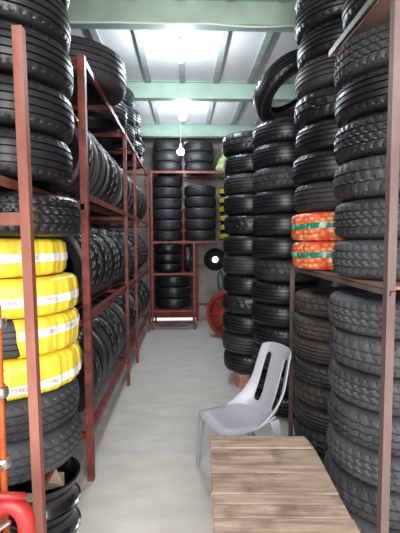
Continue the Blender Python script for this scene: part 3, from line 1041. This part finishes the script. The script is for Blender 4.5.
for i in range(len(vb) - 1):
    for j in range(len(ub) - 1):
        um = (ub[j] + ub[j + 1]) / 2
        vm = (vb[i] + vb[i + 1]) / 2
        if 0.40 < abs(um) < 0.70 and 0.08 < vm < 0.83:
            continue
        bm.faces.new((G[i][j], G[i][j + 1], G[i + 1][j + 1], G[i + 1][j]))
smooth_obj('backrest', bm, M_CHAIR, ch, 0.013)
def leg(top, foot, a, b, wt, wb):
    """tapered angle-section leg; a and b are the flange directions"""
    bm = bmesh.new()
    t = 0.006
    def sec(c, w):
        c = Vector(c)
        return [bm.verts.new(c + Vector((a * x, b * y, 0))) for x, y in ((0, 0), (w, 0), (w, t), (t * 1.6, t * 1.6), (t, w), (0, w))]
    A, Mx, B = sec(top, wt), sec([(top[i] * 0.5 + foot[i] * 0.5) for i in range(3)], wt * 0.45 + wb * 0.55), sec(foot, wb)
    for P, Q in ((A, Mx), (Mx, B)):
        for i in range(6):
            bm.faces.new((P[i], P[(i + 1) % 6], Q[(i + 1) % 6], Q[i]))
    bm.faces.new(A)
    bm.faces.new(B[::-1])
    obj('leg', bm, M_CHAIR, ch, 30)
for s in (-1, 1):
    leg((0.200, s * 0.202, 0.405), (0.222, s * 0.215, 0.0), -1, -s, 0.060, 0.030)
    leg((-0.195, s * 0.196, 0.43), (-0.275, s * 0.222, 0.0), 1, -s, 0.070, 0.034)

# ------------------------------------------------------------------ lamps and cable
def pendant(x, y, ztop, zb, lab):
    p = thing('hanging_lamp', lab, 'lamp', (x, y, zb), 0, 'bare bulbs under the ceiling')
    bm = bmesh.new()
    lathe(bm, [(0.0, 0.115), (0.016, 0.115), (0.019, 0.10), (0.019, 0.052), (0.014, 0.045), (0.0, 0.045)], 16)
    obj('bulb_holder', bm, M_WHITE, p, 40)
    if ztop - zb > 0.125:
        bm = bmesh.new()
        tube(bm, [(0, 0, 0.11), (0, 0, ztop - zb)], 0.004, 6)
        obj('cord', bm, M_WHITE, p)
    bm = bmesh.new()
    lathe(bm, [(0.0, -0.078), (0.03, -0.070), (0.052, -0.05), (0.060, -0.02), (0.052, 0.01), (0.024, 0.035), (0.015, 0.05), (0.0, 0.05)], 20)
    obj('bulb', bm, BULB, p, 60)
pendant(-0.035, 4.05, ZC - 0.031, 3.47, 'bare bright bulb hanging nearest, just behind the first green beam')
pendant(-0.02, 5.92, ZC - 0.031, 3.46, 'bare bright bulb hanging between the second and third green beams')
pendant(-0.06, 6.72, ZC, 3.13, 'bare bright bulb hanging farthest, in front of the back rack')
bm = bmesh.new()
pts = []
for k in range(60):
    t = k / 59
    x = XL + 0.05 + t * (XR - XL - 0.1)
    pts.append((x, 3.44 + 0.004 * math.sin(9 * t), 3.443 - 0.006 * abs(math.sin(11 * t)) - (0.014 * math.sin((t - 0.55) / 0.25 * PI) if 0.55 < t < 0.8 else 0)))
tube(bm, pts, 0.007, 6)
tag(obj('hanging_cable', bm, M_WHITE), 'thin white electric cable run along the underside of the first green beam', 'cable')

# ------------------------------------------------------------------ light
def area(name, loc, rot, sx, sy, e, col):
    l = bpy.data.lights.new(name, 'AREA')
    l.shape = 'RECTANGLE'
    l.size, l.size_y, l.energy, l.color = sx, sy, e, col
    o = link(name, l)
    o.location = loc
    o.rotation_euler = rot
    return o
def point(name, loc, e, col, r=0.05):
    l = bpy.data.lights.new(name, 'POINT')
    l.energy, l.color, l.shadow_soft_size = e, col, r
    o = link(name, l)
    o.location = loc
    return o
area('daylight_entrance', (0.1, -2.0, 2.2), (math.radians(80), 0, 0), 4.2, 3.4, 430, (1.0, 0.97, 0.93))
sun = bpy.data.lights.new('sun', 'SUN')
sun.energy = 4.0
sun.angle = 0.02
so = link('sun', sun)
so.rotation_euler = (math.radians(-38), 0, 0)
cool = (0.80, 0.92, 1.0)
for i, (x, y, z) in enumerate(((-0.035, 4.05, 3.35), (-0.02, 5.92, 3.34), (-0.06, 6.72, 3.0))):
    point('bulb_light', (x, y, z), (58, 38, 7)[i], cool, 0.04)

w = bpy.data.worlds.new('sky')
S.world = w
w.use_nodes = True
bg = w.node_tree.nodes['Background']
bg.inputs['Color'].default_value = (0.93, 0.96, 1.0, 1)
bg.inputs['Strength'].default_value = 0.9

# ------------------------------------------------------------------ camera
cam = bpy.data.cameras.new('camera')
cam.sensor_width = 36
cam.sensor_fit = 'AUTO'
cam.lens = 390 / 533 * 36
cam.clip_start = 0.02
co = link('camera', cam)
pitch, yawc, roll = math.radians(3.75), math.radians(2.2), math.radians(-0.25)
co.matrix_world = (Matrix.Translation((0, 0, 1.6)) @ Matrix.Rotation(-yawc, 4, 'Z') @ Matrix.Rotation(PI / 2 - pitch, 4, 'X') @ Matrix.Rotation(roll, 4, 'Z'))
S.camera = co
S.view_settings.view_transform = 'Standard'
S.view_settings.look = 'None'
S.view_settings.exposure = 0.0
